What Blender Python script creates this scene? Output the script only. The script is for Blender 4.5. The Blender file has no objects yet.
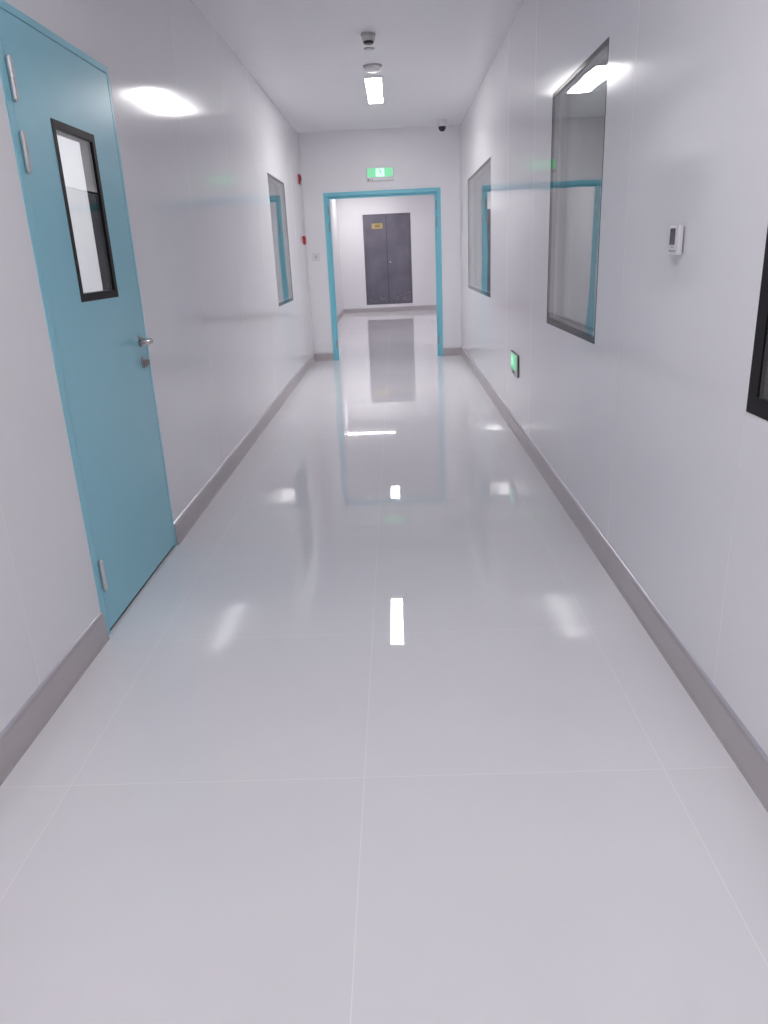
import bpy, bmesh, math, random
from mathutils import Vector, Matrix
random.seed(7)
S = bpy.context.scene
COL = S.collection

# ------------------------------------------------------------------ camera, world, exposure
CAM_H, PITCH, YAW, ROLL, FPX = 1.3246, 0.3328, -0.0279, -0.0462, 741.9
cy, sy = math.cos(YAW), math.sin(YAW)
fw = Vector((sy*math.cos(PITCH), cy*math.cos(PITCH), -math.sin(PITCH)))
rt = Vector((cy, -sy, 0)); up = rt.cross(fw)
rr = rt*math.cos(ROLL) + up*math.sin(ROLL)
uu = -rt*math.sin(ROLL) + up*math.cos(ROLL)
cd = bpy.data.cameras.new('camera')
cam = bpy.data.objects.new('camera', cd); COL.objects.link(cam)
cd.sensor_fit = 'VERTICAL'; cd.sensor_height = 36.0
cd.lens = FPX/1024*36.0
cd.clip_start = 0.02
M3 = Matrix((rr, uu, -fw)).transposed()
cam.matrix_world = Matrix.Translation((0, 0, CAM_H)) @ M3.to_4x4()
S.camera = cam

w = bpy.data.worlds.new('world'); S.world = w; w.use_nodes = True
w.node_tree.nodes['Background'].inputs[0].default_value = (0.8, 0.82, 0.9, 1)
w.node_tree.nodes['Background'].inputs[1].default_value = 0.15
S.view_settings.view_transform = 'Standard'
S.view_settings.look = 'None'
S.view_settings.gamma = 1.0
S.view_settings.use_curve_mapping = False
S.view_settings.exposure = 0.31
S.cycles.max_bounces = 14
S.cycles.diffuse_bounces = 8
S.cycles.glossy_bounces = 8
S.cycles.transmission_bounces = 8
S.cycles.transparent_max_bounces = 24
S.cycles.sample_clamp_indirect = 6.0
S.cycles.use_denoising = True

LAMP_COL = (1.0, 0.985, 0.985)
LAMP_CORRIDOR, LAMP_NEAR, LAMP_LOBBY, LAMP_ROOM = 48.0, 33.0, 27.0, 60.0

# ------------------------------------------------------------------ measures of the place (metres)
XL, XR, D, H, D2 = -1.145, 0.876, 10.218, 2.805, 18.975
TH = 0.05                      # sandwich panel thickness
LXL, LXR = -1.30, 3.2          # lobby side walls
YB = -5.0

# ------------------------------------------------------------------ materials
def mat(name, col, rough=0.5, metal=0.0, spec=0.5, emit=None, es=0.0, aniso=0.0, coat=0.0):
    m = bpy.data.materials.new(name); m.use_nodes = True
    b = m.node_tree.nodes['Principled BSDF']
    b.inputs['Base Color'].default_value = (*col, 1)
    b.inputs['Roughness'].default_value = rough
    b.inputs['Metallic'].default_value = metal
    b.inputs['Specular IOR Level'].default_value = spec
    b.inputs['Anisotropic'].default_value = aniso
    b.inputs['Coat Weight'].default_value = coat
    if emit:
        b.inputs['Emission Color'].default_value = (*emit, 1)
        b.inputs['Emission Strength'].default_value = es
    return m

def N(m, t, **kw):
    n = m.node_tree.nodes.new(t)
    for k, v in kw.items(): setattr(n, k, v)
    return n

def bump_noise(m, scale_vec, scale, strength, dist, detail=2.0, coord='Object'):
    nt = m.node_tree; b = nt.nodes['Principled BSDF']
    tc = N(m, 'ShaderNodeTexCoord'); mp = N(m, 'ShaderNodeMapping')
    mp.inputs['Scale'].default_value = scale_vec
    nz = N(m, 'ShaderNodeTexNoise'); nz.inputs['Scale'].default_value = scale; nz.inputs['Detail'].default_value = detail
    bp = N(m, 'ShaderNodeBump'); bp.inputs['Strength'].default_value = strength; bp.inputs['Distance'].default_value = dist
    nt.links.new(tc.outputs[coord], mp.inputs['Vector']); nt.links.new(mp.outputs[0], nz.inputs['Vector'])
    nt.links.new(nz.outputs['Fac'], bp.inputs['Height']); nt.links.new(bp.outputs[0], b.inputs['Normal'])
    return nz

def mottled(m, c1, c2, scale, lo=0.35, hi=0.65, detail=4.0, vec=(1, 1, 1)):
    nt = m.node_tree; b = nt.nodes['Principled BSDF']
    tc = N(m, 'ShaderNodeTexCoord'); mp = N(m, 'ShaderNodeMapping'); mp.inputs['Scale'].default_value = vec
    nz = N(m, 'ShaderNodeTexNoise'); nz.inputs['Scale'].default_value = scale; nz.inputs['Detail'].default_value = detail
    cr = N(m, 'ShaderNodeValToRGB')
    cr.color_ramp.elements[0].position = lo; cr.color_ramp.elements[0].color = (*c1, 1)
    cr.color_ramp.elements[1].position = hi; cr.color_ramp.elements[1].color = (*c2, 1)
    nt.links.new(tc.outputs['Object'], mp.inputs[0]); nt.links.new(mp.outputs[0], nz.inputs['Vector'])
    nt.links.new(nz.outputs['Fac'], cr.inputs[0]); nt.links.new(cr.outputs[0], b.inputs['Base Color'])

WALL_C = (0.87, 0.858, 0.883)
def wall_mat(name, vec, tangent=True):
    m = mat(name, WALL_C, rough=0.11, spec=0.5, aniso=0.3 if tangent else 0.0)
    bump_noise(m, vec, 1.0, 0.06, 0.004, 1.0)
    if tangent:
        t = N(m, 'ShaderNodeTangent', direction_type='UV_MAP'); t.uv_map = 'UVMap'
        m.node_tree.links.new(t.outputs[0], m.node_tree.nodes['Principled BSDF'].inputs['Tangent'])
    return m
M = {}
M['wall'] = wall_mat('white_steel_panel', (9, 9, 0.35))
M['end_wall'] = wall_mat('white_steel_panel_satin', (9, 9, 0.35))
M['end_wall'].node_tree.nodes['Principled BSDF'].inputs['Roughness'].default_value = 0.34
M['ceiling'] = wall_mat('ceiling_panel', (6, 0.6, 1), False)
M['ceiling'].node_tree.nodes['Principled BSDF'].inputs['Roughness'].default_value = 0.35
M['seam'] = mat('white_sealant', (0.84, 0.83, 0.86), 0.45)
M['plain_white'] = mat('white_trim', (0.74, 0.72, 0.76), 0.35)
M['skirting'] = mat('grey_aluminium_skirting', (0.54, 0.50, 0.51), 0.32, metal=0.4)
M['skirt_edge'] = mat('pale_aluminium_edge', (0.62, 0.60, 0.66), 0.3, metal=0.5)
M['blue'] = mat('blue_powder_coat', (0.285, 0.63, 0.745), 0.28, spec=0.5)
bump_noise(M['blue'], (3, 3, 1.2), 1.0, 0.12, 0.004, 2.0)
M['blue_frame'] = mat('blue_frame_paint', (0.23, 0.63, 0.745), 0.3)
M['steel'] = mat('brushed_steel', (0.70, 0.68, 0.68), 0.3, metal=0.9)
M['handle_steel'] = mat('satin_handle_steel', (0.50, 0.48, 0.48), 0.2, metal=1.0)
M['dull_steel'] = mat('dull_hinge_steel', (0.42, 0.38, 0.38), 0.4, metal=0.8)
M['black'] = mat('black_glazing_border', (0.010, 0.008, 0.011), 0.08, spec=0.22)
M['black_frame'] = mat('black_frame_matt', (0.007, 0.005, 0.007), 0.45, spec=0.18)
M['alu'] = mat('anodised_spacer', (0.30, 0.27, 0.29), 0.35, metal=0.7)
M['gap_fill'] = mat('dark_gap_fill', (0.02, 0.02, 0.025), 0.6)
M['white_plastic'] = mat('white_plastic', (0.80, 0.79, 0.82), 0.3)
M['off_white'] = mat('off_white_plastic', (0.60, 0.58, 0.60), 0.4)
M['beige_plastic'] = mat('greyed_plastic', (0.42, 0.40, 0.39), 0.45)
M['dark_plastic'] = mat('dark_plastic', (0.03, 0.028, 0.03), 0.3)
M['grey_print'] = mat('grey_print', (0.28, 0.27, 0.29), 0.5)
M['lcd'] = mat('lcd_screen', (0.075, 0.07, 0.085), 0.15)
M['red'] = mat('red_plastic', (0.42, 0.012, 0.03), 0.35)
M['dark_red'] = mat('dark_red_lens', (0.13, 0.006, 0.015), 0.2)
M['black_dome'] = mat('smoked_dome', (0.006, 0.006, 0.008), 0.05)
M['housing'] = mat('dark_grey_housing', (0.055, 0.052, 0.055), 0.4)
M['silver'] = mat('silver_plate', (0.62, 0.61, 0.62), 0.4)
M['green_dim'] = mat('dim_lit_green_panel', (0.06, 0.42, 0.2), 0.3, emit=(0.16, 0.62, 0.33), es=0.55)
M['green_lit'] = mat('lit_green_panel', (0.05, 0.45, 0.2), 0.3, emit=(0.30, 0.84, 0.47), es=0.5)
M['pale_lit'] = mat('lit_pale_symbol', (0.8, 0.9, 0.85), 0.3, emit=(0.50, 0.98, 0.70), es=0.62)
M['yellow'] = mat('yellow_notice', (0.46, 0.36, 0.15), 0.5)
M['brown_print'] = mat('brown_print', (0.28, 0.20, 0.08), 0.5)
M['dark_door'] = mat('dark_grey_fire_door', (0.12, 0.115, 0.14), 0.38)
mottled(M['dark_door'], (0.135, 0.123, 0.158), (0.20, 0.188, 0.235), 2.2, 0.3, 0.7, 6.0)
M['dust'] = mat('pale_dust_scuffs', (0.27, 0.255, 0.295), 0.7)
def lamp_mat(name, st):
    return mat(name, (0.9, 0.9, 0.9), 0.4, emit=LAMP_COL, es=st)
M['lamp'] = lamp_mat('lit_diffuser', LAMP_CORRIDOR)
M['lamp_near'] = lamp_mat('lit_diffuser_near', LAMP_NEAR)
M['fill_back'] = lamp_mat('fill_diffuser_back', 16.0)
M['lamp_lobby'] = lamp_mat('lit_diffuser_lobby', LAMP_LOBBY)
M['lamp_room'] = lamp_mat('lit_diffuser_room', LAMP_ROOM)
M['lamp_body'] = mat('lamp_housing', (0.75, 0.74, 0.76), 0.4)
M['dim_wall'] = mat('dim_room_panel', (0.22, 0.21, 0.225), 0.6)  # dimness of the laboratory put into its wall colour
M['bright_wall'] = mat('white_partition_panel', (0.84, 0.83, 0.85), 0.5)
M['room_wall'] = mat('side_room_panel', (0.62, 0.60, 0.63), 0.5)

def glass_mat():
    m = bpy.data.materials.new('window_glass'); m.use_nodes = True
    nt = m.node_tree; nt.nodes.clear()
    out = nt.nodes.new('ShaderNodeOutputMaterial'); mix = nt.nodes.new('ShaderNodeMixShader')
    tr = nt.nodes.new('ShaderNodeBsdfTransparent'); gl = nt.nodes.new('ShaderNodeBsdfGlossy')
    fr = nt.nodes.new('ShaderNodeFresnel'); geo = nt.nodes.new('ShaderNodeNewGeometry')
    mx = nt.nodes.new('ShaderNodeMix'); mx.data_type = 'FLOAT'
    mx.inputs[2].default_value = 1.5; mx.inputs[3].default_value = 1/1.5
    nt.links.new(geo.outputs['Backfacing'], mx.inputs[0]); nt.links.new(mx.outputs[0], fr.inputs['IOR'])
    tr.inputs[0].default_value = (0.93, 0.95, 0.95, 1)
    gl.inputs['Roughness'].default_value = 0.012
    gl.inputs['Color'].default_value = (0.97, 0.97, 0.97, 1)
    tc = nt.nodes.new('ShaderNodeTexCoord'); nz = nt.nodes.new('ShaderNodeTexNoise'); nz.inputs['Scale'].default_value = 2.5
    nz.inputs['Detail'].default_value = 0.5
    bp = nt.nodes.new('ShaderNodeBump'); bp.inputs['Strength'].default_value = 0.10; bp.inputs['Distance'].default_value = 0.01
    nt.links.new(tc.outputs['Object'], nz.inputs['Vector']); nt.links.new(nz.outputs['Fac'], bp.inputs['Height'])
    nt.links.new(bp.outputs[0], gl.inputs['Normal'])
    nt.links.new(fr.outputs[0], mix.inputs[0]); nt.links.new(tr.outputs[0], mix.inputs[1]); nt.links.new(gl.outputs[0], mix.inputs[2])
    nt.links.new(mix.outputs[0], out.inputs[0])
    return m
M['glass'] = glass_mat()

def floor_mat():
    m = mat('polished_porcelain_tile', (0.8, 0.79, 0.81), rough=0.035, spec=0.75)
    nt = m.node_tree; b = nt.nodes['Principled BSDF']
    tc = N(m, 'ShaderNodeTexCoord'); sp = N(m, 'ShaderNodeSeparateXYZ'); nt.links.new(tc.outputs['Object'], sp.inputs[0])
    def joint(sock, off):
        a = N(m, 'ShaderNodeMath', operation='SUBTRACT'); a.inputs[1].default_value = off; nt.links.new(sock, a.inputs[0])
        d = N(m, 'ShaderNodeMath', operation='DIVIDE'); d.inputs[1].default_value = 0.8; nt.links.new(a.outputs[0], d.inputs[0])
        f = N(m, 'ShaderNodeMath', operation='PINGPONG'); f.inputs[1].default_value = 0.5; nt.links.new(d.outputs[0], f.inputs[0])
        l = N(m, 'ShaderNodeMath', operation='LESS_THAN'); l.inputs[1].default_value = 0.0012; nt.links.new(f.outputs[0], l.inputs[0])
        return l.outputs[0], d.outputs[0]
    jx, dx = joint(sp.outputs[0], -0.132); jy, dy = joint(sp.outputs[1], 1.652)
    mxm = N(m, 'ShaderNodeMath', operation='MAXIMUM'); nt.links.new(jx, mxm.inputs[0]); nt.links.new(jy, mxm.inputs[1])
    # each tile its own faint tone
    fx = N(m, 'ShaderNodeMath', operation='FLOOR'); nt.links.new(dx, fx.inputs[0])
    fy = N(m, 'ShaderNodeMath', operation='FLOOR'); nt.links.new(dy, fy.inputs[0])
    cb = N(m, 'ShaderNodeCombineXYZ'); nt.links.new(fx.outputs[0], cb.inputs[0]); nt.links.new(fy.outputs[0], cb.inputs[1])
    wn = N(m, 'ShaderNodeTexWhiteNoise', noise_dimensions='3D'); nt.links.new(cb.outputs[0], wn.inputs[0])
    nz = N(m, 'ShaderNodeTexNoise'); nz.inputs['Scale'].default_value = 3.0; nz.inputs['Detail'].default_value = 5
    nt.links.new(tc.outputs['Object'], nz.inputs['Vector'])
    ad = N(m, 'ShaderNodeMath', operation='ADD'); nt.links.new(wn.outputs[0], ad.inputs[0]); nt.links.new(nz.outputs['Fac'], ad.inputs[1])
    cr = N(m, 'ShaderNodeValToRGB')
    cr.color_ramp.elements[0].position = 0.3; cr.color_ramp.elements[0].color = (0.822, 0.807, 0.838, 1)
    cr.color_ramp.elements[1].position = 1.5; cr.color_ramp.elements[1].color = (0.847, 0.832, 0.863, 1)
    nt.links.new(ad.outputs[0], cr.inputs[0])
    mc = N(m, 'ShaderNodeMix', data_type='RGBA'); mc.inputs[7].default_value = (0.95, 0.94, 0.95, 1)
    nt.links.new(mxm.outputs[0], mc.inputs[0]); nt.links.new(cr.outputs[0], mc.inputs[6]); nt.links.new(mc.outputs[2], b.inputs['Base Color'])
    rg = N(m, 'ShaderNodeMix', data_type='FLOAT'); rg.inputs[2].default_value = 0.018; rg.inputs[3].default_value = 0.2
    nt.links.new(mxm.outputs[0], rg.inputs[0]); nt.links.new(rg.outputs[0], b.inputs['Roughness'])
    # polished tiles are never perfectly flat: a little slow waviness and a tiny tilt per tile
    n2 = N(m, 'ShaderNodeTexNoise'); n2.inputs['Scale'].default_value = 2.2; n2.inputs['Detail'].default_value = 0.0
    nt.links.new(tc.outputs['Object'], n2.inputs['Vector'])
    bp = N(m, 'ShaderNodeBump'); bp.inputs['Strength'].default_value = 0.05; bp.inputs['Distance'].default_value = 0.01
    nt.links.new(n2.outputs['Fac'], bp.inputs['Height']); nt.links.new(bp.outputs[0], b.inputs['Normal'])
    return m
M['floor'] = floor_mat()

# ------------------------------------------------------------------ mesh helpers
def box(bm, x0, x1, y0, y1, z0, z1, bev=0.0, seg=2, mi=0):
    t = bmesh.new()
    vs = [t.verts.new((x, y, z)) for x in (x0, x1) for y in (y0, y1) for z in (z0, z1)]
    for f in ((0,1,3,2),(4,6,7,5),(0,4,5,1),(2,3,7,6),(0,2,6,4),(1,5,7,3)):
        t.faces.new([vs[i] for i in f])
    bmesh.ops.recalc_face_normals(t, faces=t.faces)
    if bev > 0:
        bmesh.ops.bevel(t, geom=t.edges[:], offset=bev, segments=seg, profile=0.5, affect='EDGES')
    for f in t.faces: f.material_index = mi
    merge(bm, t)

def merge(bm, t, mtx=None):
    if mtx is not None: bmesh.ops.transform(t, matrix=mtx, verts=t.verts)
    me = bpy.data.meshes.new('tmp'); t.to_mesh(me); t.free(); bm.from_mesh(me); bpy.data.meshes.remove(me)

def lathe(bm, prof, axis='Z', loc=(0, 0, 0), n=28, mi=0):
    """prof: list of (radius, height) turned about an axis through loc"""
    t = bmesh.new(); rings = []
    for r, h in prof:
        if r < 1e-6: rings.append([t.verts.new((0, 0, h))])
        else: rings.append([t.verts.new((r*math.cos(2*math.pi*k/n), r*math.sin(2*math.pi*k/n), h)) for k in range(n)])
    for a, b in zip(rings, rings[1:]):
        for k in range(n):
            k2 = (k+1) % n
            if len(a) == 1 and len(b) == 1: continue
            if len(a) == 1: t.faces.new((a[0], b[k2], b[k]))
            elif len(b) == 1: t.faces.new((a[k], a[k2], b[0]))
            else: t.faces.new((a[k], a[k2], b[k2], b[k]))
    if len(rings[0]) > 1: t.faces.new(rings[0][::-1])
    if len(rings[-1]) > 1: t.faces.new(rings[-1])
    bmesh.ops.recalc_face_normals(t, faces=t.faces)
    for f in t.faces: f.smooth = True; f.material_index = mi
    R = {'Z': Matrix.Identity(4), 'X': Matrix.Rotation(math.pi/2, 4, 'Y'), '-X': Matrix.Rotation(-math.pi/2, 4, 'Y'),
         'Y': Matrix.Rotation(-math.pi/2, 4, 'X'), '-Y': Matrix.Rotation(math.pi/2, 4, 'X')}[axis]
    merge(bm, t, Matrix.Translation(loc) @ R)

def tube(bm, pts, radii, n=14, mi=0):
    t = bmesh.new(); pts = [Vector(p) for p in pts]; rings = []
    for i, p in enumerate(pts):
        d = (pts[min(i+1, len(pts)-1)] - pts[max(i-1, 0)]).normalized()
        a = Vector((0, 0, 1)) if abs(d.z) < 0.9 else Vector((1, 0, 0))
        u = d.cross(a).normalized(); v = d.cross(u)
        r = radii[i] if isinstance(radii, (list, tuple)) else radii
        rings.append([t.verts.new(p + u*r*math.cos(2*math.pi*k/n) + v*r*math.sin(2*math.pi*k/n)) for k in range(n)])
    for a, b in zip(rings, rings[1:]):
        for k in range(n): t.faces.new((a[k], a[(k+1) % n], b[(k+1) % n], b[k]))
    t.faces.new(rings[0][::-1]); t.faces.new(rings[-1])
    bmesh.ops.recalc_face_normals(t, faces=t.faces)
    for f in t.faces: f.smooth = True; f.material_index = mi
    merge(bm, t)

def prism(bm, poly, h0, h1, to, mi=0):
    """poly: 2-D outline (u, v); extruded h0..h1; to(u, v, h) gives the point"""
    t = bmesh.new()
    a = [t.verts.new(to(u, v, h0)) for u, v in poly]; b = [t.verts.new(to(u, v, h1)) for u, v in poly]
    t.faces.new(a); t.faces.new(b[::-1]); n = len(poly)
    for k in range(n): t.faces.new((a[k], b[k], b[(k+1) % n], a[(k+1) % n]))
    bmesh.ops.recalc_face_normals(t, faces=t.faces)
    for f in t.faces: f.material_index = mi
    merge(bm, t)

def world_loc(o):
    v = Vector(o.location)
    while o.parent: o = o.parent; v = v + Vector(o.location)
    return v

def obj(name, bm, mats, parent=None, loc=None):
    """link a bmesh (world coordinates) as ONE object; its origin sits at loc or at its parent's origin"""
    org = Vector(loc) if loc is not None else (world_loc(parent) if parent else Vector((0, 0, 0)))
    bmesh.ops.translate(bm, verts=bm.verts, vec=-org)
    for e in bm.edges:
        if len(e.link_faces) == 2 and e.calc_face_angle(0) > 0.6: e.smooth = False
    me = bpy.data.meshes.new(name); bm.to_mesh(me); bm.free()
    o = bpy.data.objects.new(name, me); COL.objects.link(o)
    for m in (mats if isinstance(mats, (list, tuple)) else [mats]): me.materials.append(m)
    if parent:
        o.parent = parent; o.location = org - world_loc(parent)
    else: o.location = org
    return o

def tag(o, label, cat, group=None, kind=None):
    o['label'] = label; o['category'] = cat
    if group: o['group'] = group
    if kind: o['kind'] = kind
    return o

def thing(name, label, cat, loc, group=None, kind=None):
    o = bpy.data.objects.new(name, None); COL.objects.link(o); o.location = loc; o.empty_display_size = 0.1
    return tag(o, label, cat, group, kind)

def B(): return bmesh.new()

def copy_tree(o, parent=None):
    c = o.copy(); COL.objects.link(c)
    if parent: c.parent = parent
    for ch in list(o.children): copy_tree(ch, c)
    return c

def panel_wall(name, axis, face, back, u0, u1, z0, z1, openings, seams, label, m=None):
    """flat sandwich-panel wall with real openings. axis 'x': the plane x = face, u runs along y; axis 'y': the reverse.
    The face looks at the corridor, back is the other skin; seams are thin sealant beads standing 0.4 mm proud."""
    us = sorted({u0, u1, *[o[0] for o in openings], *[o[1] for o in openings]})
    zs = sorted({z0, z1, *[o[2] for o in openings], *[o[3] for o in openings]})
    us = [u for u in us if u0 <= u <= u1]; zs = [z for z in zs if z0 <= z <= z1]
    def solid(i, j):
        if i < 0 or j < 0 or i >= len(us)-1 or j >= len(zs)-1: return False
        cu, cz = (us[i]+us[i+1])/2, (zs[j]+zs[j+1])/2
        return not any(o[0] < cu < o[1] and o[2] < cz < o[3] for o in openings)
    def P(u, z, w): return (w, u, z) if axis == 'x' else (u, w, z)
    bm = B()
    def quad(*ps): bm.faces.new([bm.verts.new(p) for p in ps])
    for i in range(len(us)-1):
        for j in range(len(zs)-1):
            if not solid(i, j): continue
            a, b, c, d = us[i], us[i+1], zs[j], zs[j+1]
            for wv in (face, back): quad(P(a,c,wv), P(b,c,wv), P(b,d,wv), P(a,d,wv))
            if not solid(i-1, j): quad(P(a,c,face), P(a,d,face), P(a,d,back), P(a,c,back))
            if not solid(i+1, j): quad(P(b,c,face), P(b,d,face), P(b,d,back), P(b,c,back))
            if not solid(i, j-1): quad(P(a,c,face), P(b,c,face), P(b,c,back), P(a,c,back))
            if not solid(i, j+1): quad(P(a,d,face), P(b,d,face), P(b,d,back), P(a,d,back))
    bmesh.ops.remove_doubles(bm, verts=bm.verts, dist=1e-5)
    bmesh.ops.recalc_face_normals(bm, faces=bm.faces)
    s = 1 if face > back else -1
    for u in seams:
        cuts = sorted([z0, z1] + [z for o in openings if o[0]-0.01 < u < o[1]+0.01 for z in o[2:4]])
        for a, b in zip(cuts, cuts[1:]):
            zc = (a+b)/2
            if any(o[0]-0.01 < u < o[1]+0.01 and o[2] < zc < o[3] for o in openings): continue
            lo, hi = sorted((face - s*0.001, face + s*0.0004))
            if axis == 'x': box(bm, lo, hi, u-0.0017, u+0.0017, a, b, mi=1)
            else: box(bm, u-0.0017, u+0.0017, lo, hi, a, b, mi=1)
    uv = bm.loops.layers.uv.new('UVMap')
    for f in bm.faces:
        for l in f.loops:
            co = l.vert.co
            l[uv].uv = ((co.y if axis == 'x' else co.x), co.z) if abs(f.normal.z) < 0.5 else (co.x, co.y)
    o = obj(name, bm, [m or M['wall'], M['seam']])
    return tag(o, label, 'wall', kind='structure')

# ------------------------------------------------------------------ the shell
bm = B(); box(bm, -4.4, 4.4, YB-0.3, D2+0.3, -0.12, 0.0)
tag(obj('floor', bm, M['floor']), 'polished pale grey porcelain tile floor running through the corridor and lobby', 'floor', kind='structure')
bm = B(); box(bm, -4.4, 4.4, YB-0.3, D2+0.3, H, H+0.1)
for yy in (-2.9, -1.75, -0.6, 0.55, 1.7, 2.85, 4.0, 5.15, 6.3, 7.0, 8.9, 9.6, 11.2, 13.6, 15.5, 17.3):
    box(bm, XL, XR, yy-0.0015, yy+0.0015, H-0.0004, H+0.001, mi=1)
tag(obj('ceiling', bm, [M['ceiling'], M['seam']]), 'smooth white panel ceiling above the corridor and lobby', 'ceiling', kind='structure')

DOOR = (2.485, 3.445, 0.0, 2.098)
LW = (7.505, 8.622, 0.894, 2.098)
RW_FAR = (7.146, 9.308, 0.911, 2.100)
RW_BIG = (3.373, 4.474, 0.909, 2.098)
RW_NEAR = (0.768, 1.868, 0.911, 2.098)
panel_wall('wall_left', 'x', XL, XL-TH, YB, D, 0, H, [DOOR, LW], [-2.2, -1.05, 0.1, 1.05, 1.985, 4.56, 5.72, 6.88, 9.25],
           'white steel panel wall on the left holding the blue door', )
panel_wall('wall_right', 'x', XR, XR+TH, YB, D, 0, H, [RW_FAR, RW_BIG, RW_NEAR], [-2.6, -1.48, -0.36, 0.70, 1.872, 3.0, 5.0, 6.1],
           'white steel panel wall on the right holding three black edged windows')
OPEN = (-0.8724, 0.6157, 0.0, 2.1038)
panel_wall('wall_end', 'y', D, D+TH, -4.3, 4.3, 0, H, [OPEN], [], 'white cross wall around the blue framed doorway', M['end_wall'])
panel_wall('wall_back', 'y', YB, YB-TH, XL-TH, XR+TH, 0, H, [], [-0.1], 'plain white wall closing the corridor behind the camera')
panel_wall('wall_lobby_left', 'x', LXL, LXL-TH, D+TH, D2, 0, H, [], [12.9, 15.2], 'white wall strip inside the doorway left of the lobby', M['end_wall'])
panel_wall('wall_lobby_right', 'x', LXR, LXR+TH, D+TH, D2, 0, H, [], [], 'white side wall of the lobby hidden right of the doorway', M['end_wall'])
SHAFT = (-0.717, 0.418, 0.185, 2.255)
panel_wall('wall_lobby_far', 'y', D2, D2+0.12, LXL-TH, LXR+TH, 0, H, [SHAFT], [], 'white lobby wall around the dark grey double door', M['end_wall'])
# rooms behind the side walls (seen through panes)
def room(prefix, x0, x1, y0, y1, label, m):
    s = 0.05
    for nm, a in (('outer', (x0-s, x0, y0, y1) if x0 < 0 else (x1, x1+s, y0, y1)), ('near', (x0, x1, y0-s, y0)), ('deep', (x0, x1, y1, y1+s))):
        b_ = B(); box(b_, *a, 0, H)
        tag(obj('wall_'+prefix+'_'+nm, b_, m), label % {'outer': 'outer', 'near': 'near', 'deep': 'farther'}[nm], 'wall', kind='structure')
room('preparation_room', -4.2, XL-TH, 1.3, 7.25, '%s wall of the lit room behind the blue door', M['room_wall'])
room('sampling_room', -4.2, XL-TH, 7.30, D-0.1, '%s wall of the room behind the left window', M['room_wall'])
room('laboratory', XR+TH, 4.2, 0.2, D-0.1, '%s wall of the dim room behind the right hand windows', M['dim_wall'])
bm = B(); box(bm, -4.2, -2.25, 6.0, 6.06, 0, H)
tag(obj('wall_preparation_room_partition', bm, M['bright_wall']), 'bright white partition seen through the pane of the blue door', 'wall', kind='structure')

# skirting: sloping aluminium strip with a rounded top
def skirting(name, axis, face, s, spans, label):
    bm = B()
    prof = [(0, 0), (0.016, 0), (0.016, 0.006), (0.012, 0.014), (0.011, 0.098), (0.006, 0.1085), (0, 0.110)]
    edge = [(0.0, 0.1085), (0.0065, 0.1075), (0.004, 0.1125), (0, 0.115)]
    for a, b in spans:
        to = (lambda u, v, h: (face + s*u, h, v)) if axis == 'x' else (lambda u, v, h: (h, face + s*u, v))
        prism(bm, prof, a, b, to); prism(bm, edge, a, b, to, mi=1)
    tag(obj(name, bm, [M['skirting'], M['skirt_edge']]), label, 'baseboard', kind='structure')
skirting('baseboard_left', 'x', XL, 1, [(YB, DOOR[0]-0.002), (DOOR[1]+0.002, D)], 'grey aluminium skirting along the left wall, broken by the blue door')
skirting('baseboard_right', 'x', XR, -1, [(YB, D)], 'grey aluminium skirting along the right wall')
skirting('baseboard_end', 'y', D, -1, [(XL, OPEN[0]-0.002), (OPEN[1]+0.002, XR)], 'short grey skirting pieces either side of the blue doorway')
skirting('baseboard_lobby_far', 'y', D2, -1, [(LXL, LXR)], 'grey skirting under the dark double door in the lobby')
skirting('baseboard_lobby_left', 'x', LXL, 1, [(D+TH, D2)], 'grey skirting along the left wall inside the lobby')

# concave cove strips in the corners
def cove(name, a, b, kind, c1, s1, c2, s2, label, r=0.016):
    """a..b along the run; corner at (c1, c2) opening towards s1, s2"""
    poly = [(0, 0), (r, 0)]
    for k in range(1, 8):
        t = math.pi/2*k/8
        poly.append((r - r*math.sin(t), r - r*math.cos(t)))
    poly.append((0, r))
    bm = B()
    if kind == 'y': to = lambda u, v, h: (c1 + s1*u, h, c2 + s2*v)
    elif kind == 'x': to = lambda u, v, h: (h, c1 + s1*u, c2 + s2*v)
    else: to = lambda u, v, h: (c1 + s1*u, c2 + s2*v, h)
    prism(bm, poly, a, b, to)
    tag(obj(name, bm, M['plain_white']), label, 'trim', kind='structure')
cove('trim_1', 0.112, H, 'z', XL, 1, D, -1, 'upright white cove in the far left corner beside the red alarms')
cove('trim_2', 0.112, H, 'z', XR, -1, D, -1, 'upright white cove in the far right corner')

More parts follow.
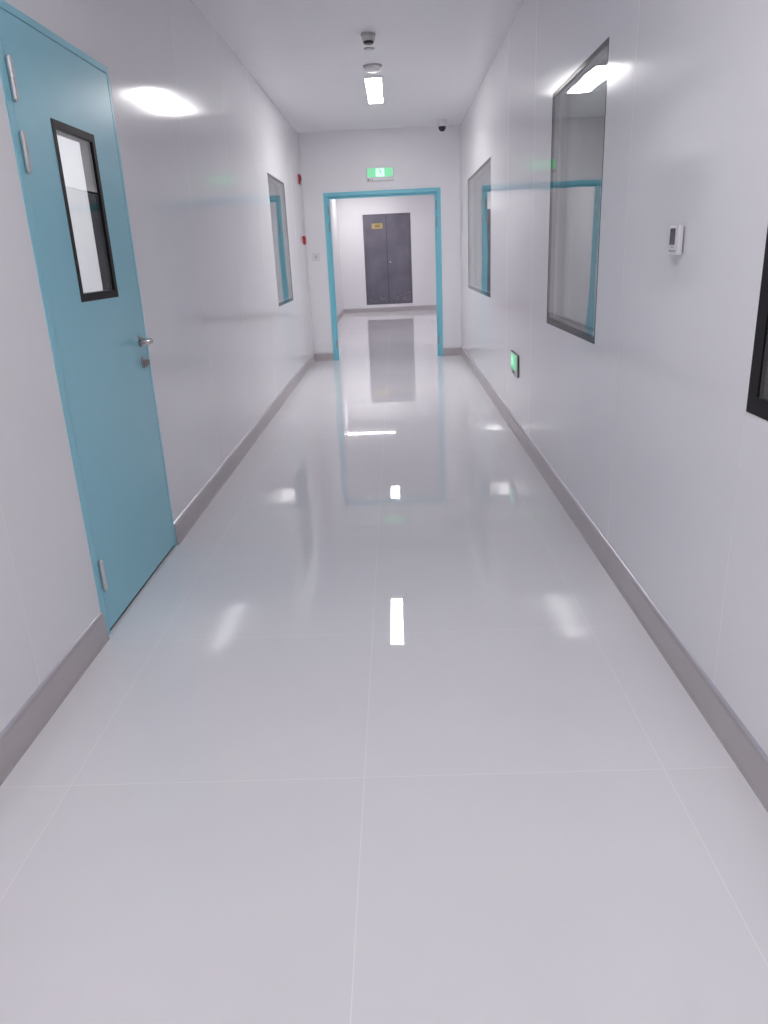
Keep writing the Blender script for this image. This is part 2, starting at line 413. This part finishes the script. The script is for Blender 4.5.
# ------------------------------------------------------------------ windows: double glazing with a black printed border
def window(name, xf, s, op, label, border=(0.013, 0.032, 0.020), framed=False):
    """xf: corridor face, s: +1 when the room lies towards +x"""
    y0, y1, z0, z1 = op
    root = thing(name, label, 'window', (xf, (y0+y1)/2, z0), kind='structure')
    sd, bt, tp = border
    def ring(bm, xa, xb, k=1.0, g=0.001):
        xa, xb = sorted((xa, xb)); b, c, t = sd*k, bt*k, tp*k
        box(bm, xa, xb, y0+g, y0+b, z0+g, z1-g); box(bm, xa, xb, y1-b, y1-g, z0+g, z1-g)
        box(bm, xa, xb, y0+b, y1-b, z0+g, z0+c); box(bm, xa, xb, y0+b, y1-b, z1-t, z1-g)
    xo = 0.0 if not framed else -0.002
    bm = B(); ring(bm, xf + s*xo, xf + s*0.013)
    obj('border', bm, M['black_frame'] if framed else M['black'], root)
    bm = B(); ring(bm, xf + s*0.0135, xf + s*(TH-0.0135), 0.7)
    for k in (0.3, 0.7):                                   # thin bright glazing beads along the sill
        xk = xf + s*(0.0135+k*(TH-0.027)); zb = z0+bt*0.7
        box(bm, xk-0.002, xk+0.002, y0+sd, y1-sd, zb-0.001, zb+0.004, mi=1)
    obj('spacer', bm, [M['black_frame'] if framed else M['alu'], M['black_frame'] if framed else M['plain_white']], root)
    bm = B(); ring(bm, xf + s*(TH-0.013), xf + s*TH)
    obj('border', bm, M['black_frame'] if framed else M['off_white'], root)
    for xa in (0.0005,) if framed else (0.0005, TH-0.0055):
        bm = B(); a, b = sorted((xf + s*xa, xf + s*(xa+0.005)))
        box(bm, a, b, y0+sd, y1-sd, z0+bt, z1-tp)
        obj('pane', bm, M['glass'], root)
    return root
window('window_1', XL, -1, LW, 'narrow looking window on the left wall before the red alarms')
window('window_2', XR, 1, RW_FAR, 'farther window on the right wall, beside the blue doorway')
window('window_3', XR, 1, RW_BIG, 'large black edged window on the right wall mirroring the blue doorway')
window('window_4', XR, 1, RW_NEAR, 'dark window with a thick black frame, nearest on the right wall and cut by the photo edge', (0.05, 0.045, 0.045), True)

# ------------------------------------------------------------------ door_1: blue door in the left wall
y0, y1, z0, z1 = DOOR
d1 = thing('door_1', 'closed blue steel door with a tall black framed pane in the left wall', 'door', (XL, (y0+y1)/2, 0), kind='structure')
bm = B(); fx = XL+0.0045
FL, FR, FT = 0.042, 0.024, 0.026
box(bm, XL-TH-0.01, fx, y0, y0+FL, 0, z1, 0.003); box(bm, XL-TH-0.01, fx, y1-FR, y1, 0, z1, 0.003)
box(bm, XL-TH-0.01, fx, y0+FL-0.004, y1-FR+0.004, z1-FT, z1, 0.003)
obj('door_frame', bm, M['blue'], d1)
bm = B(); tube(bm, [(XL+0.001, y1+0.003, 0.12), (XL+0.001, y1+0.003, z1)], 0.005, 10); obj('sealant_bead', bm, M['seam'], d1)
ly0, ly1, lz0, lz1 = y0+FL+0.003, y1-FR-0.003, 0.016, z1-FT-0.003
wy0, wy1, wz0, wz1 = 2.786, 3.168, 1.211, 1.812          # glazed opening in the leaf
bm = B(); xa, xb = XL-0.045, XL+0.003
box(bm, xa, xb, ly0, wy0+0.004, lz0, lz1, 0.002); box(bm, xa, xb, wy1-0.004, ly1, lz0, lz1, 0.002)
bm2 = B(); box(bm2, xa, xb, ly0, ly1, lz0, lz1, 0.002)
# leaf with a real hole: outer ring of quads
bm.free(); bm2.free(); bm = B()
ysx = [ly0, wy0, wy1, ly1]; zsx = [lz0, wz0, wz1, lz1]
for i in range(3):
    for j in range(3):
        if i == 1 and j == 1: continue
        for xx in (xa, xb): bm.faces.new([bm.verts.new((xx, p, q)) for p, q in ((ysx[i], zsx[j]), (ysx[i+1], zsx[j]), (ysx[i+1], zsx[j+1]), (ysx[i], zsx[j+1]))])
for (a, b, c, d) in ((ly0, ly1, lz0, lz1), (wy0, wy1, wz0, wz1)):
    for p, q in (((a, c), (b, c)), ((b, c), (b, d)), ((b, d), (a, d)), ((a, d), (a, c))):
        bm.faces.new([bm.verts.new(v) for v in ((xa, *p), (xb, *p), (xb, *q), (xa, *q))])
bmesh.ops.remove_doubles(bm, verts=bm.verts, dist=1e-5); bmesh.ops.recalc_face_normals(bm, faces=bm.faces)
leaf = obj('leaf', bm, M['blue'], d1)
bm = B(); box(bm, XL-0.040, XL-0.004, ly0+0.004, ly1-0.004, 0.002, 0.0165)
obj('under_leaf_shade', bm, M['gap_fill'], leaf)  # dark strip put in for the shaded gap under the leaf
bm = B()
def yring(bm, xa, xb, y0, y1, z0, z1, b, bev=0.0):
    box(bm, xa, xb, y0, y0+b, z0, z1, bev); box(bm, xa, xb, y1-b, y1, z0, z1, bev)
    box(bm, xa, xb, y0+b, y1-b, z0, z0+b, bev); box(bm, xa, xb, y0+b, y1-b, z1-b, z1, bev)
yring(bm, XL-0.046, XL+0.0045, wy0, wy1, wz0, wz1, 0.028)
vf = obj('vision_panel_frame', bm, M['black_frame'], leaf)
bm = B(); box(bm, XL-0.006, XL-0.001, wy0+0.028, wy1-0.028, wz0+0.028, wz1-0.028)
obj('pane', bm, M['glass'], vf)
for zc, ln in ((1.878, 0.112), (1.676, 0.110), (0.240, 0.112)):
    bm = B(); h = ln/2; r = 0.0095
    lathe(bm, [(0, -h-0.008), (0.006, -h-0.005), (0.007, -h), (r, -h), (r, -0.0015), (r-0.002, -0.001), (r-0.002, 0.001), (r, 0.0015), (r, h), (0.007, h), (0.006, h+0.005), (0, h+0.008)],
          'Z', (XL+0.0125, y0+FL+0.004, zc), 18)
    obj('hinge', bm, M['steel'], d1)
# lever handle: round rose, neck, bent lever towards the hinges
hy, hz = 3.345, 1.012
bm = B(); lathe(bm, [(0, 0.0), (0.026, 0.0), (0.026, 0.006), (0.022, 0.009), (0.012, 0.010), (0.0, 0.010)], 'X', (XL+0.003, hy, hz), 24)
hd = obj('door_handle', bm, M['handle_steel'], leaf)
bm = B()
tube(bm, [(XL+0.010, hy, hz), (XL+0.040, hy, hz), (XL+0.050, hy-0.004, hz), (XL+0.056, hy-0.018, hz), (XL+0.057, hy-0.05, hz), (XL+0.055, hy-0.09, hz), (XL+0.050, hy-0.122, hz), (XL+0.046, hy-0.128, hz)],
     [0.012, 0.0115, 0.012, 0.0125, 0.012, 0.011, 0.010, 0.007], 16)
obj('lever', bm, M['handle_steel'], hd)
bm = B(); ky, kz = 3.350, 0.918
lathe(bm, [(0, 0), (0.026, 0), (0.026, 0.005), (0.023, 0.008), (0.0, 0.008)], 'X', (XL+0.003, ky, kz), 24)
lk = obj('lock', bm, M['handle_steel'], leaf)
bm = B()
lathe(bm, [(0, 0.0), (0.0085, 0.0), (0.0085, 0.014), (0.0, 0.014)], 'X', (XL+0.010, ky, kz+0.004), 16)
box(bm, XL+0.010, XL+0.022, ky-0.005, ky+0.005, kz-0.020, kz+0.004, 0.002)
box(bm, XL+0.022, XL+0.034, ky-0.003, ky+0.003, kz-0.012, kz+0.012, 0.002)
obj('cylinder', bm, M['dull_steel'], lk)

# ------------------------------------------------------------------ door_2: empty blue frame of the doorway at the end
d2 = thing('door_2', 'open doorway with a bright blue steel frame at the corridor end', 'door', (-0.128, D, 0), kind='structure')
ox0, ox1, _, oz1 = OPEN
bm = B(); W, RB = 0.046, 0.074
box(bm, ox0, ox0+W, D-0.014, D+TH+0.014, 0, oz1, 0.003); box(bm, ox1-W, ox1, D-0.014, D+TH+0.014, 0, oz1, 0.003)
box(bm, ox0+W-0.004, ox1-W+0.004, D-0.014, D+TH+0.014, oz1-W, oz1, 0.003)
obj('door_frame', bm, M['blue_frame'], d2)
bm = B()
box(bm, ox0+W-0.003, ox0+RB, D+0.030, D+TH+0.012, 0, oz1-W+0.002, 0.002); box(bm, ox1-RB, ox1-W+0.003, D+0.030, D+TH+0.012, 0, oz1-W+0.002, 0.002)
box(bm, ox0+RB-0.002, ox1-RB+0.002, D+0.030, D+TH+0.012, oz1-RB, oz1-W+0.002, 0.002)
obj('door_stop', bm, M['blue_frame'], d2)
for xx, sg in ((ox0+W, 1), (ox1-W, -1)):
    for zc in (1.90, 1.70, 0.22):
        bm = B()
        a, b = sorted((xx-sg*0.001, xx+sg*0.004))
        box(bm, a, b, D+0.002, D+0.028, zc-0.055, zc+0.055, 0.001)
        lathe(bm, [(0, -0.058), (0.0075, -0.055), (0.0075, 0.055), (0, 0.058)], 'Z', (xx+sg*0.008, D+0.0, zc), 14)
        obj('hinge', bm, M['dull_steel'], d2)

# ------------------------------------------------------------------ door_3: dark double door of a service shaft, set above a raised sill
sx0, sx1, sz0, sz1 = SHAFT
d3 = thing('door_3', 'dark grey double door with a yellow notice on the lobby far wall', 'door', ((sx0+sx1)/2, D2, sz0), kind='structure')
bm = B()
for a in ((sx0, sx0+0.035, sz0, sz1), (sx1-0.035, sx1, sz0, sz1), (sx0+0.035, sx1-0.035, sz1-0.035, sz1), (sx0+0.035, sx1-0.035, sz0, sz0+0.03)):
    box(bm, a[0], a[1], D2-0.008, D2+0.10, a[2], a[3], 0.002)
obj('door_frame', bm, M['dark_door'], d3)
xm = -0.163
la = None
for a, b in ((sx0+0.038, xm-0.004), (xm+0.004, sx1-0.038)):
    bm = B(); box(bm, a, b, D2-0.002, D2+0.05, sz0+0.033, sz1-0.038, 0.003)
    lf = obj('leaf', bm, M['dark_door'], d3); la = la or lf
bm = B(); box(bm, sx0+0.03, sx1-0.03, D2+0.06, D2+0.09, sz0+0.02, sz1-0.03); obj('backing', bm, M['gap_fill'], d3)
bm = B(); lathe(bm, [(0, 0), (0.02, 0), (0.02, 0.008), (0.012, 0.01), (0.012, 0.02), (0.02, 0.026), (0.016, 0.036), (0, 0.038)], '-Y', (-0.095, D2-0.002, 1.165), 18)
obj('knob', bm, M['steel'], lf)
bm = B(); box(bm, -0.508, -0.245, D2-0.006, D2-0.001, 1.930, 2.050, 0.001)
nb = obj('notice', bm, M['yellow'], la); nb['label'] = 'small yellow notice plate'
bm = B(); box(bm, -0.43, -0.32, D2-0.0066, D2-0.005, 1.962, 2.018); obj('print', bm, M['brown_print'], nb)
bm = B(); random.seed(4)
for k in range(26):                                        # dusty scuffs low on the leaves
    cx = random.uniform(sx0+0.06, sx1-0.07); cz = sz0+0.05+abs(random.gauss(0, 0.12))
    if abs(cx-xm) < 0.05: continue
    n = 7; ra, rb = random.uniform(0.008, 0.05), random.uniform(0.006, 0.022); ph = random.random()*3
    poly = [(cx+ra*math.cos(2*math.pi*i/n)*random.uniform(.5, 1), cz+rb*math.sin(2*math.pi*i/n+ph*0.1)*random.uniform(.5, 1)) for i in range(n)]
    prism(bm, poly, D2-0.0026, D2-0.0015, lambda u, v, h: (u, h, v))
obj('scuffs', bm, M['dust'], d3)

# ------------------------------------------------------------------ added dark window standing for the reflection in the pane of door_1
wr = thing('reflection_window', 'added dark window standing for the reflection in the blue door pane', 'window', (-1.72, 7.25, 1.0), kind='structure')
bm = B()
for a in ((-2.24, -1.20, 1.93, 1.975), (-2.24, -1.20, 0.98, 1.02), (-2.24, -2.20, 1.02, 1.93), (-1.24, -1.20, 1.02, 1.93)):
    box(bm, a[0], a[1], 7.20, 7.25, a[2], a[3], 0.002)
obj('window_frame', bm, M['black_frame'], wr)
bm = B(); box(bm, -2.2, -1.24, 7.222, 7.228, 1.02, 1.93); obj('pane', bm, mat('reflection_dark_pane', (0.16, 0.17, 0.19), 0.08), wr)

# ------------------------------------------------------------------ ceiling lights
def ceiling_light(cx, cy_, lx, ly, m, label, group='slim ceiling lights'):
    t = thing('ceiling_light', label, 'ceiling light', (cx, cy_, H), group)
    bm = B(); hx, hy_ = lx/2, ly/2; e = 0.006
    box(bm, cx-hx-e, cx+hx+e, cy_-hy_-e, cy_+hy_+e, H-0.012, H-0.0002, 0.002)
    obj('housing', bm, M['lamp_body'], t)
    bm = B(); box(bm, cx-hx, cx+hx, cy_-hy_, cy_+hy_, H-0.0124, H-0.0095, 0.0)
    obj('diffuser', bm, m, t)
    return t
ceiling_light(-0.126, 7.945, 0.140, 1.12, M['lamp'], 'slim lit ceiling light in view between the round sensor and the exit sign')
ceiling_light(-0.128, 0.85, 0.150, 1.165, M['lamp_near'], 'slim lit ceiling light above the photographer, out of frame')
ceiling_light(-0.128, -3.2, 0.150, 1.165, M['fill_back'], 'added unseen fill light behind the photographer near the back wall')  # unseen, added to help light the near corridor
ceiling_light(-0.140, 12.77, 0.150, 1.165, M['lamp_lobby'], 'slim lit ceiling light just beyond the blue doorway, mirrored in the floor')
ceiling_light(-0.72, 17.9, 1.18, 0.15, M['lamp_lobby'], 'crosswise lit ceiling light in front of the dark double door')
ceiling_light(1.9, 14.8, 0.150, 1.165, M['lamp_lobby'], 'added fill light in the hidden right part of the lobby')  # unseen, added to brighten the lobby
ceiling_light(-2.9, 4.6, 1.165, 0.15, M['lamp_room'], 'lit ceiling light in the room behind the blue door')

# ------------------------------------------------------------------ ceiling devices
t = thing('smoke_detector', 'grey smoke detector with a dark underside, nearest device on the ceiling', 'smoke detector', (-0.125, 6.05, H))
bm = B(); lathe(bm, [(0, 0), (0.052, 0), (0.052, -0.014), (0.048, -0.018), (0, -0.018)], 'Z', (-0.125, 6.05, H-0.0003)); obj('base', bm, M['beige_plastic'], t)
bm = B(); lathe(bm, [(0, -0.0), (0.046, 0), (0.046, -0.022), (0.041, -0.030), (0, -0.030)], 'Z', (-0.125, 6.05, H-0.0175)); obj('body', bm, M['off_white'], t)
bm = B(); lathe(bm, [(0, 0), (0.037, 0), (0.037, -0.010), (0.03, -0.016), (0, -0.018)], 'Z', (-0.125, 6.05, H-0.0470)); obj('sensor_chamber', bm, M['dark_plastic'], t)
t = thing('sprinkler_cover', 'small shallow white round cover between the smoke detector and the round sensor', 'sprinkler', (-0.13, 6.44, H))
bm = B(); lathe(bm, [(0, 0), (0.042, 0), (0.042, -0.002), (0.040, -0.003), (0, -0.003)], 'Z', (-0.13, 6.44, H-0.0002)); obj('rim', bm, M['beige_plastic'], t)
bm = B(); lathe(bm, [(0, 0), (0.033, 0), (0.036, -0.007), (0.030, -0.012), (0.0, -0.013)], 'Z', (-0.13, 6.44, H-0.003)); obj('cap', bm, M['white_plastic'], t)
t = thing('motion_sensor', 'shallow white round sensor right in front of the lit ceiling light', 'sensor', (-0.12, 6.98, H))
bm = B(); lathe(bm, [(0, 0), (0.080, 0), (0.080, -0.007), (0.077, -0.010), (0, -0.010)], 'Z', (-0.12, 6.98, H-0.0003)); obj('base', bm, M['beige_plastic'], t)
bm = B(); lathe(bm, [(0, 0), (0.068, 0), (0.067, -0.014), (0.060, -0.025), (0.045, -0.033), (0.022, -0.036), (0, -0.037)], 'Z', (-0.12, 6.98, H-0.0095)); obj('dome', bm, M['white_plastic'], t)
t = thing('security_camera', 'white security camera with a black dome under the ceiling in the far right corner', 'security camera', (0.625, 9.80, H))
bm = B(); lathe(bm, [(0, 0), (0.060, 0), (0.062, -0.02), (0.064, -0.060), (0.058, -0.072), (0, -0.072)], 'Z', (0.625, 9.80, H-0.0003)); obj('body', bm, M['white_plastic'], t)
bm = B(); lathe(bm, [(0, 0.0), (0.044, 0.0)]+[(0.044*math.cos(a*math.pi/16), -0.010-0.044*math.sin(a*math.pi/16)) for a in range(0, 8)]+[(0, -0.054)], 'Z', (0.625, 9.80, H-0.0715)); obj('dome', bm, M['black_dome'], t)

# ------------------------------------------------------------------ signs
def running_man(bm, to, sc):
    """a small runner pictogram made of raised strokes; to(u, v, h)"""
    def stroke(a, b, w):
        d = Vector((b[0]-a[0], b[1]-a[1])); n = Vector((-d.y, d.x)).normalized()*w/2
        prism(bm, [((a[0]+n.x)*sc, (a[1]+n.y)*sc), ((b[0]+n.x)*sc, (b[1]+n.y)*sc), ((b[0]-n.x)*sc, (b[1]-n.y)*sc), ((a[0]-n.x)*sc, (a[1]-n.y)*sc)], 0, 1, to)
    prism(bm, [((-.08+.1*math.cos(k*math.pi/6))*sc, (.40+.1*math.sin(k*math.pi/6))*sc) for k in range(12)], 0, 1, to)
    stroke((-.02, .28), (.06, -.05), .17); stroke((-.02, .25), (-.26, .12), .08); stroke((-.26, .12), (-.30, -.02), .07)
    stroke((.02, .24), (.24, .10), .08); stroke((.24, .10), (.34, .20), .07)
    stroke((.04, -.02), (-.12, -.20), .11); stroke((-.12, -.20), (-.16, -.45), .09)
    stroke((.07, -.02), (.20, -.20), .11); stroke((.20, -.20), (.40, -.28), .09)
t = thing('exit_sign', 'lit green exit sign above the blue doorway', 'exit sign', (-0.138, D, 2.213))
bm = B(); box(bm, -0.310, 0.034, D-0.026, D-0.0005, 2.213, 2.368, 0.004); obj('housing', bm, M['white_plastic'], t)
bm = B(); box(bm, -0.298, 0.022, D-0.0285, D-0.025, 2.258, 2.360, 0.001); pn = obj('lit_panel', bm, M['green_lit'], t)
bm = B(); box(bm, -0.190, -0.085, D-0.0300, D-0.028, 2.262, 2.356, 0.0005); sy_ = obj('symbol', bm, M['pale_lit'], pn)
bm = B(); running_man(bm, lambda u, v, h: (-0.138+u, D-0.0312+0.0014*h, 2.309+v), 0.088); obj('runner', bm, M['green_lit'], sy_)
bm = B()
for k, r in ((0, 0.010), (1, 0.006), (2, 0.006)): lathe(bm, [(0, 0), (r, 0), (r, 0.003), (0, 0.003)], '-Y', (-0.286+0.024*k, D-0.0255, 2.229), 12)
obj('indicator', bm, M['dark_plastic'], t)

t = thing('evacuation_sign', 'small lit green evacuation sign low on the right wall', 'exit sign', (XR, 5.61, 0.432))
bm = B(); box(bm, XR-0.009, XR-0.0005, 5.452, 5.775, 0.434, 0.598, 0.002); obj('housing', bm, M['housing'], t)
bm = B(); box(bm, XR-0.0105, XR-0.008, 5.458, 5.771, 0.438, 0.594, 0.001); fp = obj('face_plate', bm, M['silver'], t)
bm = B(); box(bm, XR-0.0125, XR-0.010, 5.500, 5.764, 0.474, 0.585, 0.0005); pn = obj('lit_panel', bm, M['green_dim'], fp)
bm = B(); running_man(bm, lambda u, v, h: (XR-0.0122-0.0016*h, 5.69-u, 0.531+v), 0.085); obj('symbol', bm, M['pale_lit'], fp)
bm = B()
for k in range(3): lathe(bm, [(0, 0), (0.006, 0), (0.006, 0.003), (0, 0.003)], '-X', (XR-0.0105, 5.60+0.03*k, 0.455), 12)
obj('indicator', bm, M['dark_plastic'], fp)

# ------------------------------------------------------------------ wall fittings
t = thing('thermostat', 'white wall thermostat with a small grey screen on the right wall', 'thermostat', (XR, 2.44, 1.285))
ty0, ty1, tz0, tz1, tx = 2.386, 2.468, 1.287, 1.373, XR-0.022
bm = B(); box(bm, tx+0.014, XR-0.0003, ty0+0.010, ty1-0.010, tz0+0.006, tz1-0.006, 0.001); obj('back_plate', bm, M['beige_plastic'], t)
bm = B(); box(bm, tx, tx+0.015, ty0, ty1, tz0, tz1, 0.003, 3); bd = obj('body', bm, M['white_plastic'], t)
bm = B(); box(bm, tx-0.0008, tx+0.001, 2.412, 2.456, tz0+0.029, tz1-0.009, 0.0004); obj('screen', bm, M['lcd'], bd)
bm = B()
for k in range(4): box(bm, tx-0.0012, tx+0.001, 2.402+0.015*k, 2.410+0.015*k, tz0+0.0095, tz0+0.0135, 0.0004)
box(bm, tx-0.0006, tx+0.001, 2.418, 2.442, tz0+0.0215, tz0+0.0245)
obj('button', bm, M['grey_print'], bd)

t = thing('light_switch', 'square white light switch left of the blue doorway', 'light switch', (-1.017, D, 1.297))
bm = B(); box(bm, -1.060, -0.974, D-0.009, D-0.0003, 1.299, 1.385, 0.003); obj('plate', bm, M['white_plastic'], t)
bm = B(); box(bm, -1.036, -0.998, D-0.0125, D-0.008, 1.320, 1.364, 0.002); obj('rocker', bm, M['off_white'], t)
bm = B(); yb = D-0.0012
for a in ((-1.064, -1.060, 1.295, 1.389), (-0.974, -0.970, 1.295, 1.389), (-1.060, -0.974, 1.295, 1.299), (-1.060, -0.974, 1.385, 1.389)):
    box(bm, a[0], a[1], yb, D-0.0002, a[2], a[3])
obj('gasket', bm, M['off_white'], t)

t = thing('alarm_sounder', 'upper red alarm box high on the left wall near the corner', 'fire alarm', (XL, 10.033, 2.205))
bm = B(); box(bm, XL+0.0003, XL+0.020, 9.985, 10.081, 2.205, 2.315, 0.004); obj('body', bm, M['red'], t)
bm = B(); box(bm, XL+0.019, XL+0.030, 9.997, 10.069, 2.240, 2.305, 0.004); obj('strobe_lens', bm, M['dark_red'], t)
t = thing('call_point', 'lower red fire call point on the left wall near the corner', 'fire alarm', (XL, 10.033, 1.495))
bm = B(); box(bm, XL+0.0003, XL+0.030, 9.985, 10.081, 1.497, 1.600, 0.004); obj('body', bm, M['red'], t)
bm = B(); box(bm, XL+0.0295, XL+0.033, 10.001, 10.065, 1.520, 1.580, 0.001); obj('press_plate', bm, M['dark_red'], t)
